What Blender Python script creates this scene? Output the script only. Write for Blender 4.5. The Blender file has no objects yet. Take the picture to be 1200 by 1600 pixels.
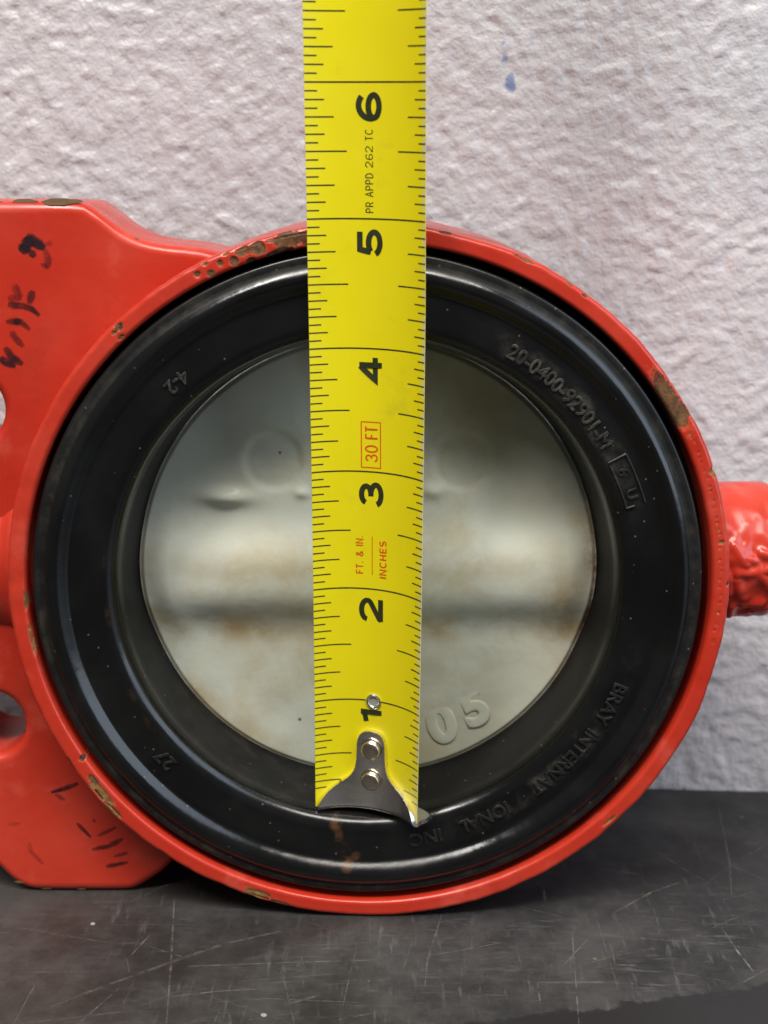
import bpy, bmesh, math, random
import numpy as np
from mathutils import Vector, noise

MM = 0.001
AX = 75.6          # height of the valve's bore axis above the bench (mm)
sc = bpy.context.scene
col = sc.collection
rad = math.radians

# ---------------------------------------------------------------- camera
cam = bpy.data.cameras.new('camera')
cam_o = bpy.data.objects.new('camera', cam)
col.objects.link(cam_o)
cam_o.location = (3.2*MM, -281.2*MM, 162.8*MM)
cam_o.rotation_euler = (rad(90-14), 0, 0)
cam.sensor_fit = 'VERTICAL'
cam.sensor_height = 36.0
cam.sensor_width = 27.0
cam.lens = 36.0*2200/1600
cam.clip_start = 0.01
cam.clip_end = 50
cam.dof.use_dof = True
cam.dof.focus_distance = 0.288
cam.dof.aperture_fstop = 15
sc.camera = cam_o

# ---------------------------------------------------------------- light
w = bpy.data.worlds.new('World')
sc.world = w
w.use_nodes = True
bg = w.node_tree.nodes['Background']
bg.inputs[0].default_value = (0.90, 0.95, 1.0, 1)
bg.inputs[1].default_value = 0.10

def area(name, loc, target, sx, sy, power, color):
    l = bpy.data.lights.new(name, 'AREA')
    l.shape = 'RECTANGLE'; l.size = sx; l.size_y = sy
    l.energy = power; l.color = color
    o = bpy.data.objects.new(name, l); col.objects.link(o)
    o.location = loc
    o.rotation_euler = (Vector(target)-Vector(loc)).to_track_quat('-Z', 'Y').to_euler()
    return o
area('ceiling_tube_lamp', (0.0, -0.86, 1.52), (0, 0, 0.08), 1.4, 0.26, 28, (1.0, 0.945, 0.86))
area('ceiling_tube_lamp_far', (-0.45, -0.62, 1.38), (0, 0, 0.08), 0.2, 0.8, 13, (1.0, 0.97, 0.92))
area('doorway_glow', (1.2, -0.75, 0.65), (0, 0, 0.08), 0.8, 1.4, 12, (0.72, 0.85, 1.0))

vs = sc.view_settings
vs.view_transform = 'Standard'; vs.look = 'None'; vs.exposure = 0.0; vs.gamma = 1.0
vs.use_curve_mapping = False
sc.render.engine = 'CYCLES'
sc.cycles.max_bounces = 6; sc.cycles.diffuse_bounces = 3; sc.cycles.glossy_bounces = 3; sc.cycles.transparent_max_bounces = 8

# paint chips on the lip: angle, radius, half length, half width (mm), ochre share
CHIPS = [
    (0.5808, 73.3633, 6.1745, 2.2819, 0.1500),
    (0.5241, 72.8535, 2.4161, 1.7450, 0.3000),
    (1.7697, 74.0918, 3.4899, 1.7450, 0.1000),
    (1.7390, 73.9212, 1.8792, 1.8792, 0.1000),
    (1.8685, 74.0322, 1.3423, 1.3423, 0.1000),
    (1.9115, 74.4359, 1.3423, 1.0738, 0.1000),
    (2.0466, 73.6005, 0.6711, 0.6711, 0.3000),
    (2.0132, 72.5343, 0.8054, 0.6711, 0.3000),
    (1.9769, 73.6624, 0.5369, 0.6711, 0.3000),
    (1.9398, 72.9555, 0.9396, 0.9396, 0.1500),
    (1.8972, 71.9000, 1.0738, 0.5369, 0.0000),
    (2.0148, 74.7994, 0.5369, 0.4027, 0.4000),
    (1.9541, 74.9765, 0.5369, 0.4027, 0.4000),
    (1.8257, 74.5451, 1.2081, 0.4027, 0.2000),
    (1.8082, 72.0535, 2.4161, 0.5369, 0.0000),
    (1.1406, 75.6000, 2.0134, 0.6711, 0.3500),
    (1.1674, 75.6000, 0.8054, 0.5369, 0.2000),
    (1.0065, 75.6000, 1.0738, 0.5369, 0.4000),
    (1.3670, 75.6000, 1.2081, 0.5369, 0.0000),
    (2.3040, 74.3024, 0.9396, 0.8054, 0.0000),
    (2.3198, 72.4251, 0.8054, 0.4027, 0.2000),
    (2.3251, 74.0093, 0.5369, 0.4027, 0.3000),
    (-2.5955, 72.3330, 0.6711, 0.8054, 0.0000),
    (-2.6066, 75.4315, 0.9396, 0.4027, 0.2000),
    (-2.5814, 75.6000, 1.2081, 0.4027, 0.3000),
    (-2.4741, 73.9555, 3.4899, 1.0738, 0.8000),
    (-2.4107, 74.9159, 2.6846, 0.8054, 0.7000),
    (-2.5190, 73.3609, 1.6107, 0.8054, 0.3000),
    (-1.9050, 74.2646, 2.9530, 1.0738, 0.8000),
    (-1.8389, 75.0281, 2.1477, 0.6711, 0.9000),
    (-1.9296, 75.4294, 1.2081, 0.6711, 0.9000),
    (-2.2158, 75.3790, 1.2081, 0.4027, 0.8000),
    (0.3488, 75.6000, 0.6711, 1.3423, 0.6000),
    (0.3363, 75.4823, 0.5369, 0.6711, 0.6000),
    (-0.7857, 73.9187, 1.7450, 0.3356, 0.7000),
    (-3.1104, 71.9000, 2.1477, 0.2685, 0.6000),
    (-2.9914, 71.9000, 3.2215, 0.2953, 0.8000),
    (0.0206, 75.2736, 0.4027, 0.5369, 0.0000),
    (0.1431, 73.8896, 0.4027, 0.6711, 0.5000),
    (0.9592, 75.1605, 0.6711, 0.4027, 0.3000),
    (1.2520, 75.6000, 0.5369, 0.2685, 0.3000),
    (0.4724, 73.3588, 0.2203, 0.2493, 0.9500),
    (0.4460, 73.5182, 0.1702, 0.2484, 0.9500),
    (0.4143, 73.5151, 0.2249, 0.2058, 0.9500),
    (0.3976, 73.3756, 0.1598, 0.2043, 0.9500),
    (0.3869, 73.3148, 0.1571, 0.1819, 0.9500),
    (0.3566, 73.3299, 0.2529, 0.1970, 0.9500),
    (0.3360, 73.6470, 0.1399, 0.2471, 0.9500),
    (0.3112, 73.4550, 0.2443, 0.1870, 0.9500),
    (0.2980, 73.4016, 0.1809, 0.2524, 0.9500),
    (0.2667, 73.5646, 0.2013, 0.2509, 0.9500),
    (0.2458, 73.3577, 0.1872, 0.1900, 0.9500),
    (0.2174, 73.4793, 0.1487, 0.1979, 0.9500),
    (0.2021, 73.3976, 0.2574, 0.1830, 0.9500),
    (0.1792, 73.5457, 0.2400, 0.2195, 0.9500),
    (0.1670, 73.6468, 0.2021, 0.1678, 0.9500),
    (0.1279, 73.6223, 0.2049, 0.2273, 0.9500),
    (0.1267, 73.3005, 0.2208, 0.1959, 0.9500),
    (0.0911, 73.1709, 0.1793, 0.2207, 0.9500),
    (0.0759, 73.4958, 0.2171, 0.1670, 0.9500),
    (0.0570, 73.5211, 0.1439, 0.1971, 0.9500),
    (0.0346, 73.2223, 0.1493, 0.2238, 0.9500),
    (0.0130, 73.2568, 0.2014, 0.2172, 0.9500),
    (-0.0137, 73.5501, 0.2133, 0.1699, 0.9500),
    (-0.0331, 73.4198, 0.2274, 0.1914, 0.9500),
    (-0.0625, 73.3955, 0.2028, 0.1967, 0.9500),
    (-0.0683, 73.5292, 0.1588, 0.1878, 0.9500),
    (-0.0991, 73.4959, 0.1900, 0.2463, 0.9500),
    (-0.1173, 73.2305, 0.2445, 0.2204, 0.9500),
    (-0.1473, 73.4220, 0.1726, 0.2082, 0.9500),
    (-0.1555, 73.3695, 0.1831, 0.2128, 0.9500),
]
# felt-pen strokes on the plate: points (x, z), width, ink
STROKES = [
    ([(-69.8, 147.99), (-68.79, 147.16), (-67.05, 146.11), (-66.14, 145.38)], 1.29, 1),
    ([(-71.07, 144.65), (-70.27, 145.49), (-69.46, 146.64), (-69.71, 147.78)], 1.43, 1),
    ([(-70.41, 144.96), (-69.6, 146.01)], 1.29, 1),
    ([(-69.23, 145.17), (-68.26, 143.71)], 1.0, 1),
    ([(-66.14, 145.38), (-65.58, 143.29), (-65.73, 141.39)], 1.0, 0.45),
    ([(-66.09, 146.22), (-64.58, 146.64)], 0.86, 0.3),
    ([(-67.16, 142.45), (-65.52, 141.39)], 0.71, 0.4),
    ([(-72.75, 138.23), (-72.33, 136.53), (-72.11, 134.83)], 1.14, 0.5),
    ([(-74.41, 134.08), (-73.24, 133.93), (-71.11, 133.76), (-69.43, 133.12), (-68.01, 131.73)], 0.86, 0.75),
    ([(-69.09, 136.95), (-69.49, 135.68), (-70.01, 134.19)], 1.14, 0.6),
    ([(-74.24, 135.04), (-72.7, 135.68)], 0.86, 0.5),
    ([(-74.96, 130.55), (-71.95, 130.55), (-70.12, 128.84)], 0.86, 0.6),
    ([(-73.45, 130.66), (-71.95, 130.49)], 1.0, 0.6),
    ([(-74.01, 128.62), (-73.44, 127.33), (-71.73, 125.39)], 1.0, 0.5),
    ([(-75.52, 125.28), (-74.35, 123.22), (-72.07, 121.7)], 1.0, 0.85),
    ([(-76.75, 123.0), (-75.51, 122.13), (-73.61, 121.26)], 1.14, 0.9),
    ([(-71.7, 24.93), (-68.77, 25.86), (-65.53, 27.11)], 0.71, 1),
    ([(-70.86, 24.46), (-68.63, 23.05)], 0.57, 0.4),
    ([(-66.33, 17.39), (-64.97, 15.81), (-63.32, 13.9)], 0.57, 0.7),
    ([(-62.68, 17.96), (-62.1, 18.08)], 0.57, 0.8),
    ([(-61.85, 14.22), (-59.18, 15.49), (-57.4, 16.44)], 0.57, 0.55),
    ([(-63.18, 10.88), (-59.36, 11.67), (-56.07, 13.58)], 0.71, 0.7),
    ([(-58.32, 9.12), (-55.07, 10.08)], 0.57, 0.6),
    ([(-60.19, 6.56), (-55.17, 7.68)], 0.64, 0.85),
    ([(-77.34, 12.63), (-77.19, 10.4), (-74.46, 7.2)], 0.71, 0.25),
    ([(-82.0, 17.07), (-79.08, 17.39)], 0.57, 0.2),
]
# long scratches in the bench top: points (x, y), width, strength
SCRATCHES = [
    ([(39.91, -20.23), (47.06, -9.08)], 0.5, 0.5),
    ([(54.63, 2.11), (64.93, 11.47), (73.99, 16.81)], 0.45, 0.6),
    ([(77.12, -4.38), (78.22, -13.64), (79.75, -22.01)], 0.5, 0.9),
    ([(50.6, -7.53), (73.19, -10.61), (84.85, -13.26)], 0.45, 0.35),
    ([(44.15, -5.96), (41.09, -39.69)], 0.35, 0.6),
    ([(76.03, -25.86), (83.0, -20.23)], 0.4, 0.6),
    ([(90.48, 57.3), (85.83, 25.15), (82.59, 9.73)], 0.35, 0.35),
    ([(34.56, -25.52), (49.49, -25.31), (63.29, -26.89)], 1.1, 0.3),
    ([(50.11, -18.79), (59.19, -19.51)], 0.8, 0.3),
    ([(50.15, 3.77), (50.7, -29.95)], 0.3, 0.3),
    ([(54.65, 22.32), (64.46, 18.63)], 0.5, 0.25),
    ([(40.09, 14.12), (39.66, 6.3)], 0.8, 0.4),
    ([(34.52, -25.86), (34.31, -33.27)], 0.6, 0.4),
    ([(45.0, -20.95), (62.77, -21.66), (76.03, -25.86)], 0.3, 0.3),
    ([(70.03, 28.99), (74.77, 29.47)], 1.0, 0.18),
    ([(76.98, 14.12), (85.38, 23.26), (97.59, 34.91)], 0.4, 0.2),
    ([(75.08, 5.45), (88.3, 11.47)], 0.35, 0.25),
    ([(63.56, -21.66), (62.67, -29.95)], 1.2, 0.25),
    ([(-63.35, -34.36), (-53.44, -26.55), (-41.06, -17.7), (-31.08, -10.86), (-19.11, -5.7)], 1.2, 0.3),
    ([(-37.46, -19.51), (-16.89, -18.06), (1.86, -17.09)], 0.6, 0.4),
    ([(-44.64, 9.44), (-41.48, -17.09), (-39.1, -39.69)], 0.5, 0.45),
    ([(-50.2, -15.25), (-47.23, -6.35)], 0.35, 0.7),
    ([(-39.84, -30.51), (-30.42, -28.6), (-21.45, -27.69)], 0.5, 0.45),
    ([(-56.01, -39.16), (-50.63, -27.69)], 0.4, 0.5),
    ([(-16.52, -33.27), (-9.67, -29.95)], 0.8, 0.4),
    ([(-76.6, -4.38), (-56.57, -10.23)], 0.6, 0.25),
    ([(-76.16, -21.89), (-57.74, -21.42)], 0.5, 0.25),
    ([(-47.32, -35.44), (-35.86, -26.55)], 0.3, 0.3),
    ([(-67.72, -39.69), (-47.32, -35.44)], 0.4, 0.3),
    ([(-18.05, -20.71), (-14.22, -39.69)], 0.3, 0.3),
    ([(-29.48, -25.4), (-3.41, -21.89)], 0.4, 0.25),
    ([(-6.79, -38.64), (3.2, -35.44)], 0.6, 0.3),
    ([(16.01, 1.01), (12.34, -17.09), (11.53, -26.55)], 0.5, 0.4),
    ([(9.4, -9.59), (6.9, -21.89)], 0.4, 0.3),
]

# ---------------------------------------------------------------- helpers
def tag(o, label=None, cat=None, group=None, kind=None):
    if label: o['label'] = label
    if cat: o['category'] = cat
    if group: o['group'] = group
    if kind: o['kind'] = kind
    return o

def mesh_obj(name, verts, faces, mat, parent=None, smooth=True):
    """verts in mm"""
    me = bpy.data.meshes.new(name)
    me.from_pydata([(v[0]*MM, v[1]*MM, v[2]*MM) for v in verts], [], faces)
    me.update()
    if smooth: me.shade_smooth()
    o = bpy.data.objects.new(name, me)
    col.objects.link(o)
    if mat: me.materials.append(mat)
    if parent: o.parent = parent
    return o

def np_mesh(name, V, F, mat, parent=None, smooth=True):
    me = bpy.data.meshes.new(name)
    V = np.asarray(V, np.float32)*MM; F = np.asarray(F, np.int32)
    me.vertices.add(len(V)); me.vertices.foreach_set('co', V.ravel())
    me.loops.add(F.size); me.loops.foreach_set('vertex_index', F.ravel())
    me.polygons.add(len(F))
    me.polygons.foreach_set('loop_start', np.arange(len(F), dtype=np.int32)*F.shape[1])
    me.update(calc_edges=True); me.validate()
    if smooth: me.shade_smooth()
    o = bpy.data.objects.new(name, me); col.objects.link(o)
    if mat: me.materials.append(mat)
    if parent: o.parent = parent
    return o

def empty(name, loc=(0, 0, 0)):
    o = bpy.data.objects.new(name, None); col.objects.link(o)
    o.empty_display_size = 0.02
    return o

def grid_faces(nu, nv, close_u=False):
    F = []
    for i in range(nu if close_u else nu-1):
        a = i; b = (i+1) % nu
        for j in range(nv-1):
            F.append((a*nv+j, b*nv+j, b*nv+j+1, a*nv+j+1))
    return F

def text_mesh(body, size=1.0, extrude=0.0, bevel=0.0, offset=0.0, spacing=1.0, res=6):
    cu = bpy.data.curves.new('txt', 'FONT')
    cu.body = body; cu.size = size; cu.extrude = extrude; cu.bevel_depth = bevel; cu.bevel_resolution = 1
    cu.offset = offset; cu.space_character = spacing; cu.resolution_u = res
    o = bpy.data.objects.new('txt', cu); col.objects.link(o)
    dg = bpy.context.evaluated_depsgraph_get(); dg.update()
    me = bpy.data.meshes.new_from_object(o.evaluated_get(dg))
    bpy.data.objects.remove(o); bpy.data.curves.remove(cu)
    bm = bmesh.new(); bm.from_mesh(me); bpy.data.meshes.remove(me)
    bmesh.ops.remove_doubles(bm, verts=bm.verts, dist=1e-5)
    return bm

def cut(bm, axis, lo, hi, step):
    x = lo
    while x < hi:
        co = [0, 0, 0]; co[axis] = x; no = [0, 0, 0]; no[axis] = 1
        bmesh.ops.bisect_plane(bm, geom=list(bm.verts)+list(bm.edges)+list(bm.faces), plane_co=co, plane_no=no, dist=1e-6)
        x += step

def bm_obj(name, bm, mat, parent, smooth=False):
    me = bpy.data.meshes.new(name); bm.to_mesh(me); bm.free()
    me.materials.append(mat)
    if smooth: me.shade_smooth()
    o = bpy.data.objects.new(name, me); col.objects.link(o); o.parent = parent
    return o

# value noise on a lattice, cubic
_rs = np.random.default_rng(11)
_LAT = _rs.random((512, 512))
def vnoise(x, y):
    xi = np.floor(x).astype(int); yi = np.floor(y).astype(int)
    fx = x-xi; fy = y-yi
    fx = fx*fx*fx*(fx*(fx*6-15)+10); fy = fy*fy*fy*(fy*(fy*6-15)+10)
    g = lambda a, b: _LAT[a % 512, b % 512]
    return (g(xi, yi)*(1-fx)+g(xi+1, yi)*fx)*(1-fy)+(g(xi, yi+1)*(1-fx)+g(xi+1, yi+1)*fx)*fy
def sstep(a, b, x):
    t = np.clip((x-a)/(b-a), 0, 1); return t*t*(3-2*t)

# ---------------------------------------------------------------- materials
class Mat:
    def __init__(self, name):
        self.m = bpy.data.materials.new(name); self.m.use_nodes = True
        self.nt = self.m.node_tree; self.b = self.nt.nodes['Principled BSDF']
        self.out = self.nt.nodes['Material Output']
        tc = self.nt.nodes.new('ShaderNodeTexCoord'); self.obj = tc.outputs['Object']
    def n(self, t, ins=None, **props):
        nd = self.nt.nodes.new(t)
        for k, v in props.items(): setattr(nd, k, v)
        for k, v in (ins or {}).items(): self.set(nd.inputs[k], v)
        return nd
    def set(self, sock, v):
        if isinstance(v, bpy.types.NodeSocket): self.nt.links.new(v, sock)
        else: sock.default_value = v
    def noise(self, scale, detail=3, rough=0.55, vec=None, dist=0.0, out='Fac'):
        return self.n('ShaderNodeTexNoise', {'Vector': vec or self.obj, 'Scale': scale, 'Detail': detail, 'Roughness': rough, 'Distortion': dist}).outputs[out]
    def map(self, scale=(1, 1, 1), rot=(0, 0, 0), loc=(0, 0, 0), vec=None):
        return self.n('ShaderNodeMapping', {'Vector': vec or self.obj, 'Scale': scale, 'Rotation': rot, 'Location': loc}).outputs[0]
    def ramp(self, fac, lo, hi, a=0.0, b=1.0, smooth=True):
        return self.n('ShaderNodeMapRange', {0: fac, 1: lo, 2: hi, 3: a, 4: b}, interpolation_type='SMOOTHSTEP' if smooth else 'LINEAR').outputs[0]
    def math(self, op, a, b=0.0):
        return self.n('ShaderNodeMath', {0: a, 1: b}, operation=op).outputs[0]
    def mix(self, fac, a, b):
        nd = self.n('ShaderNodeMix', data_type='RGBA')
        self.set(nd.inputs[0], fac)
        for s, v in ((6, a), (7, b)):
            self.set(nd.inputs[s], (*v, 1) if isinstance(v, tuple) and len(v) == 3 else v)
        return nd.outputs[2]
    def mixf(self, fac, a, b):
        nd = self.n('ShaderNodeMix', data_type='FLOAT')
        self.set(nd.inputs[0], fac); self.set(nd.inputs[2], a); self.set(nd.inputs[3], b)
        return nd.outputs[0]
    def bump(self, h, strength=0.3, dist=0.0005, normal=None):
        d = {'Height': h, 'Strength': strength, 'Distance': dist}
        if normal is not None: d['Normal'] = normal
        return self.n('ShaderNodeBump', d).outputs[0]
    def specks(self, scale, size, keep, vec=None):
        """scattered little grains: 1 inside a grain"""
        v = self.n('ShaderNodeTexVoronoi', {'Vector': vec or self.obj, 'Scale': scale, 'Randomness': 1.0})
        d = self.ramp(v.outputs['Distance'], size*0.6, size, 1, 0)
        sep = self.n('ShaderNodeSeparateColor', {0: v.outputs['Color']})
        k = self.math('LESS_THAN', sep.outputs[0], keep)
        return self.math('MULTIPLY', d, k)
    def attr(self, name):
        return self.n('ShaderNodeAttribute', attribute_name=name)
    def p(self, **kw):
        names = {'color': 'Base Color', 'rough': 'Roughness', 'metal': 'Metallic', 'normal': 'Normal', 'coat': 'Coat Weight', 'coatr': 'Coat Roughness', 'spec': 'Specular IOR Level', 'alpha': 'Alpha'}
        for k, v in kw.items():
            if k == 'color' and isinstance(v, tuple) and len(v) == 3: v = (*v, 1)
            self.set(self.b.inputs[names[k]], v)
        return self.m

def red_paint(name, chipped=False):
    M = Mat(name)
    big = M.noise(28, 3); fine = M.noise(260, 4); mid = M.noise(90, 4)
    c = M.mix(M.ramp(big, .35, .7), (0.50, 0.027, 0.011), (0.58, 0.047, 0.023))
    c = M.mix(M.math('MULTIPLY', M.ramp(mid, .54, .72), .5), c, (0.66, 0.10, 0.065))      # chalky rub marks
    grime = M.math('MULTIPLY', M.ramp(M.noise(55, 5, .65), .58, .75), .35)
    c = M.mix(grime, c, (0.20, 0.022, 0.012))
    dots = M.specks(210, .16, .05)
    c = M.mix(M.math('MULTIPLY', dots, .8), c, (0.10, 0.035, 0.02))
    h = M.math('ADD', M.math('MULTIPLY', fine, .8), M.math('MULTIPLY', M.noise(75, 3, .6), 2.6))
    r = M.ramp(M.noise(70, 3), .3, .75, .22, .46)
    nrm = M.bump(h, .35, .00025)
    if chipped:
        at = M.attr('chip')
        sep = M.n('ShaderNodeSeparateColor', {0: at.outputs['Color']})
        field = M.math('ADD', sep.outputs[0], M.math('MULTIPLY', M.math('SUBTRACT', M.noise(210, 6, .78), .5), M.ramp(sep.outputs[0], .05, .3, 0, 1.35)))
        mask = M.ramp(field, .48, .54)
        rim = M.math('SUBTRACT', M.ramp(field, .33, .42), mask)
        rust = M.mix(M.ramp(M.noise(700, 5, .75), .38, .66), (0.028, 0.014, 0.009), (0.17, 0.066, 0.022))
        och = M.mix(M.ramp(M.noise(420, 4, .7), .35, .7), (0.20, 0.09, 0.025), (0.52, 0.26, 0.07))
        rust = M.mix(sep.outputs[1], rust, och)
        c = M.mix(M.math('MULTIPLY', M.math('MAXIMUM', rim, 0.0), .4), c, (0.55, 0.13, 0.07))
        c = M.mix(mask, c, rust)
        r = M.mixf(mask, r, .85)
        hh = M.math('ADD', M.math('MULTIPLY', mask, -1.0), M.math('MULTIPLY', M.math('MULTIPLY', M.noise(700, 4, .7), mask), .7))
        nrm = M.bump(hh, .9, .0004, nrm)
    M.p(color=c, rough=r, normal=nrm, coat=.1, coatr=.25)
    return M.m

RED = red_paint('red_enamel_paint')
REDCHIP = red_paint('chipped_red_enamel_paint', True)

def rubber():
    M = Mat('black_rubber')
    base = M.mix(M.ramp(M.noise(60, 4), .35, .7), (0.004, 0.004, 0.0043), (0.008, 0.008, 0.008))
    at = M.attr('dust'); sep = M.n('ShaderNodeSeparateColor', {0: at.outputs['Color']})
    d1 = M.math('MULTIPLY', sep.outputs[0], M.ramp(M.noise(150, 6, .7), .42, .72))
    c = M.mix(M.math('MULTIPLY', d1, .55), base, (0.085, 0.075, 0.052))
    film = M.math('MULTIPLY', M.ramp(M.noise(26, 4, .6, dist=.6), .45, .75), .07)
    c = M.mix(film, c, (0.055, 0.055, 0.052))
    rust = M.math('MULTIPLY', sep.outputs[1], M.ramp(M.noise(330, 5, .7), .40, .58))
    c = M.mix(M.math('MULTIPLY', rust, .6), c, (0.15, 0.065, 0.022))
    s = M.math('MAXIMUM', M.math('MULTIPLY', M.specks(560, .14, .16), .5), M.math('MULTIPLY', M.specks(300, .065, .05), .6))
    c = M.mix(M.math('MULTIPLY', s, .8), c, (0.26, 0.23, 0.165))
    h = M.math('ADD', M.math('MULTIPLY', M.noise(900, 2), .35), M.noise(160, 2))
    r = M.ramp(M.noise(45, 4, .65), .3, .75, .12, .30)
    r = M.mixf(d1, r, .85)
    r = M.mixf(sep.outputs[2], r, .7)
    M.p(color=c, rough=r, normal=M.bump(h, .22, .00018), spec=M.mixf(M.math('MULTIPLY', sep.outputs[2], 1.0), .5, .22))
    return M.m
RUBBER = rubber()

def disc_mat():
    M = Mat('grey_coated_disc')
    sx = M.n('ShaderNodeSeparateXYZ', {0: M.obj})
    c = M.mix(M.ramp(M.noise(40, 4), .3, .7), (0.53, 0.545, 0.46), (0.60, 0.615, 0.53))
    at = M.attr('stain'); sep = M.n('ShaderNodeSeparateColor', {0: at.outputs['Color']})
    st = M.math('MULTIPLY', M.ramp(M.noise(42, 5, .68, dist=.4), .42, .72), .60)
    c = M.mix(st, c, (0.45, 0.37, 0.19))
    st2 = M.math('MULTIPLY', sep.outputs[0], M.ramp(M.noise(75, 6, .65), .30, .68))
    c = M.mix(M.math('MULTIPLY', st2, .95), c, (0.33, 0.225, 0.085))
    rs = M.math('MULTIPLY', sep.outputs[1], M.ramp(M.noise(160, 5, .7), .34, .62))
    c = M.mix(rs, c, (0.20, 0.085, 0.028))
    k = M.math('MAXIMUM', M.specks(120, .06, .11), M.specks(260, .10, .035))
    c = M.mix(M.math('MULTIPLY', k, .85), c, (0.05, 0.04, 0.028))
    h = M.math('ADD', M.noise(180, 3), M.math('MULTIPLY', M.noise(700, 2), .25))
    M.p(color=c, rough=M.ramp(M.noise(60, 3), .3, .7, .52, .68), normal=M.bump(h, .35, .00035), spec=.28, coat=.14, coatr=.10)
    return M.m
DISC = disc_mat()

def wall_mat():
    M = Mat('painted_rough_plaster')
    c = M.mix(M.ramp(M.noise(9, 3), .35, .65), (0.545, 0.535, 0.56), (0.61, 0.58, 0.60))
    c = M.mix(M.math('MULTIPLY', M.ramp(M.noise(120, 5, .65), .56, .74), .42), c, (0.40, 0.34, 0.29))
    c = M.mix(M.math('MULTIPLY', M.ramp(M.noise(230, 4, .65), .62, .76), .7), c, (0.27, 0.235, 0.19))
    c = M.mix(M.math('MULTIPLY', M.specks(170, .12, .05), .6), c, (0.72, 0.66, 0.58))
    at = M.attr('ink'); sep = M.n('ShaderNodeSeparateColor', {0: at.outputs['Color']})
    ink = M.ramp(M.math('ADD', sep.outputs[0], M.math('MULTIPLY', M.math('SUBTRACT', M.noise(330, 4, .7), .5), 1.3)), .40, .75)
    c = M.mix(M.math('MULTIPLY', ink, .75), c, (0.10, 0.18, 0.38))
    h = M.noise(420, 3, .7)
    M.p(color=c, rough=.34, normal=M.bump(h, .7, .0009), spec=.5)
    return M.m
WALL = wall_mat()

def bench_mat():
    M = Mat('worn_black_bench')
    sx = M.n('ShaderNodeSeparateXYZ', {0: M.obj})
    c = M.mix(M.ramp(M.noise(11, 4), .35, .65), (0.015, 0.015, 0.016), (0.026, 0.0255, 0.026))
    brown = M.ramp(sx.outputs[0], -.09, .03, 1, 0)
    c = M.mix(M.math('MULTIPLY', brown, .45), c, (0.045, 0.036, 0.030))
    # scuffing: streaks in several directions; plain and darker in front of a ragged line
    s1 = M.ramp(M.noise(1, 6, .72, vec=M.map((70, 520, 1), (0, 0, .05))), .54, .74)
    s2 = M.ramp(M.noise(1, 6, .72, vec=M.map((560, 75, 1), (0, 0, .12))), .54, .72)
    s3 = M.ramp(M.noise(1, 5, .7, vec=M.map((60, 600, 1), (0, 0, .62))), .58, .78)
    s4 = M.ramp(M.noise(1, 5, .7, vec=M.map((60, 520, 1), (0, 0, -.45))), .60, .78)
    s = M.math('MAXIMUM', M.math('MAXIMUM', s1, s2), M.math('MAXIMUM', s3, s4))
    patch = M.ramp(M.noise(22, 5, .65), .40, .62, .08, 1.0)
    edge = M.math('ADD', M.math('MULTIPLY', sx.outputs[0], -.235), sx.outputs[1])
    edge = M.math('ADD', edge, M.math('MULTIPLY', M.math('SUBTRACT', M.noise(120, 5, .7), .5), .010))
    behind_line = M.ramp(edge, -.0458, -.0442)
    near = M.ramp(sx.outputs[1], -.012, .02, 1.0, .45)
    k = M.math('MULTIPLY', M.math('MULTIPLY', s, patch), M.math('MULTIPLY', behind_line, near))
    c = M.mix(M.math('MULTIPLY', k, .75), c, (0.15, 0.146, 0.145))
    haze = M.math('MULTIPLY', M.math('MULTIPLY', behind_line, near), M.ramp(M.noise(30, 6, .72), .36, .70, .0, .42))
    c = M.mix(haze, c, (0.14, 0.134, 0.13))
    c = M.mix(M.math('MULTIPLY', M.specks(190, .1, .05), .5), c, (0.30, 0.19, 0.10))
    h = M.noise(500, 3)
    M.p(color=c, rough=M.mixf(behind_line, .38, M.ramp(M.noise(80, 4), .3, .7, .42, .6)), normal=M.bump(h, .25, .0002), spec=.3)
    return M.m
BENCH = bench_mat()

def scratch_mat():
    M = Mat('scratch_line')
    at = M.attr('ink'); sep = M.n('ShaderNodeSeparateColor', {0: at.outputs['Color']})
    a = M.math('MULTIPLY', sep.outputs[0], M.ramp(M.noise(330, 5, .7), .36, .66))
    M.p(color=(0.27, 0.25, 0.21), rough=.7, alpha=a)
    return M.m
def ink_mat():
    M = Mat('felt_pen_ink')
    at = M.attr('ink'); sep = M.n('ShaderNodeSeparateColor', {0: at.outputs['Color']})
    a = M.math('MULTIPLY', sep.outputs[0], M.ramp(M.noise(420, 5, .7), .22, .62, .35, 1.0))
    M.p(color=(0.018, 0.008, 0.012), rough=.45, alpha=a)
    return M.m
SCRATCH = scratch_mat(); INK = ink_mat()

def tape_mat():
    M = Mat('yellow_tape_steel')
    sx = M.n('ShaderNodeSeparateXYZ', {0: M.obj})
    c = M.mix(M.ramp(M.noise(30, 3), .3, .7), (0.80, 0.68, 0.003), (0.86, 0.74, 0.004))
    c = M.mix(M.math('MULTIPLY', M.specks(170, .055, .10), .75), c, (0.12, 0.09, 0.02))
    c = M.mix(M.math('MULTIPLY', M.ramp(M.noise(75, 6, .72), .54, .78), .38), c, (0.46, 0.39, 0.03))
    at = M.attr('edge'); sep = M.n('ShaderNodeSeparateColor', {0: at.outputs['Color']})
    e = M.math('MULTIPLY', M.ramp(sep.outputs[0], .70, .92), M.ramp(M.noise(500, 3, .7), .38, .60))
    c = M.mix(M.math('MULTIPLY', e, .75), c, (0.62, 0.58, 0.42))
    h = M.math('ADD', M.noise(1500, 2), M.math('MULTIPLY', M.noise(200, 2), .6))
    M.p(color=c, rough=M.ramp(M.noise(90, 4), .3, .7, .34, .46), normal=M.bump(h, .10, .0001), coat=.15, coatr=.3)
    return M.m
TAPE = tape_mat()

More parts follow.
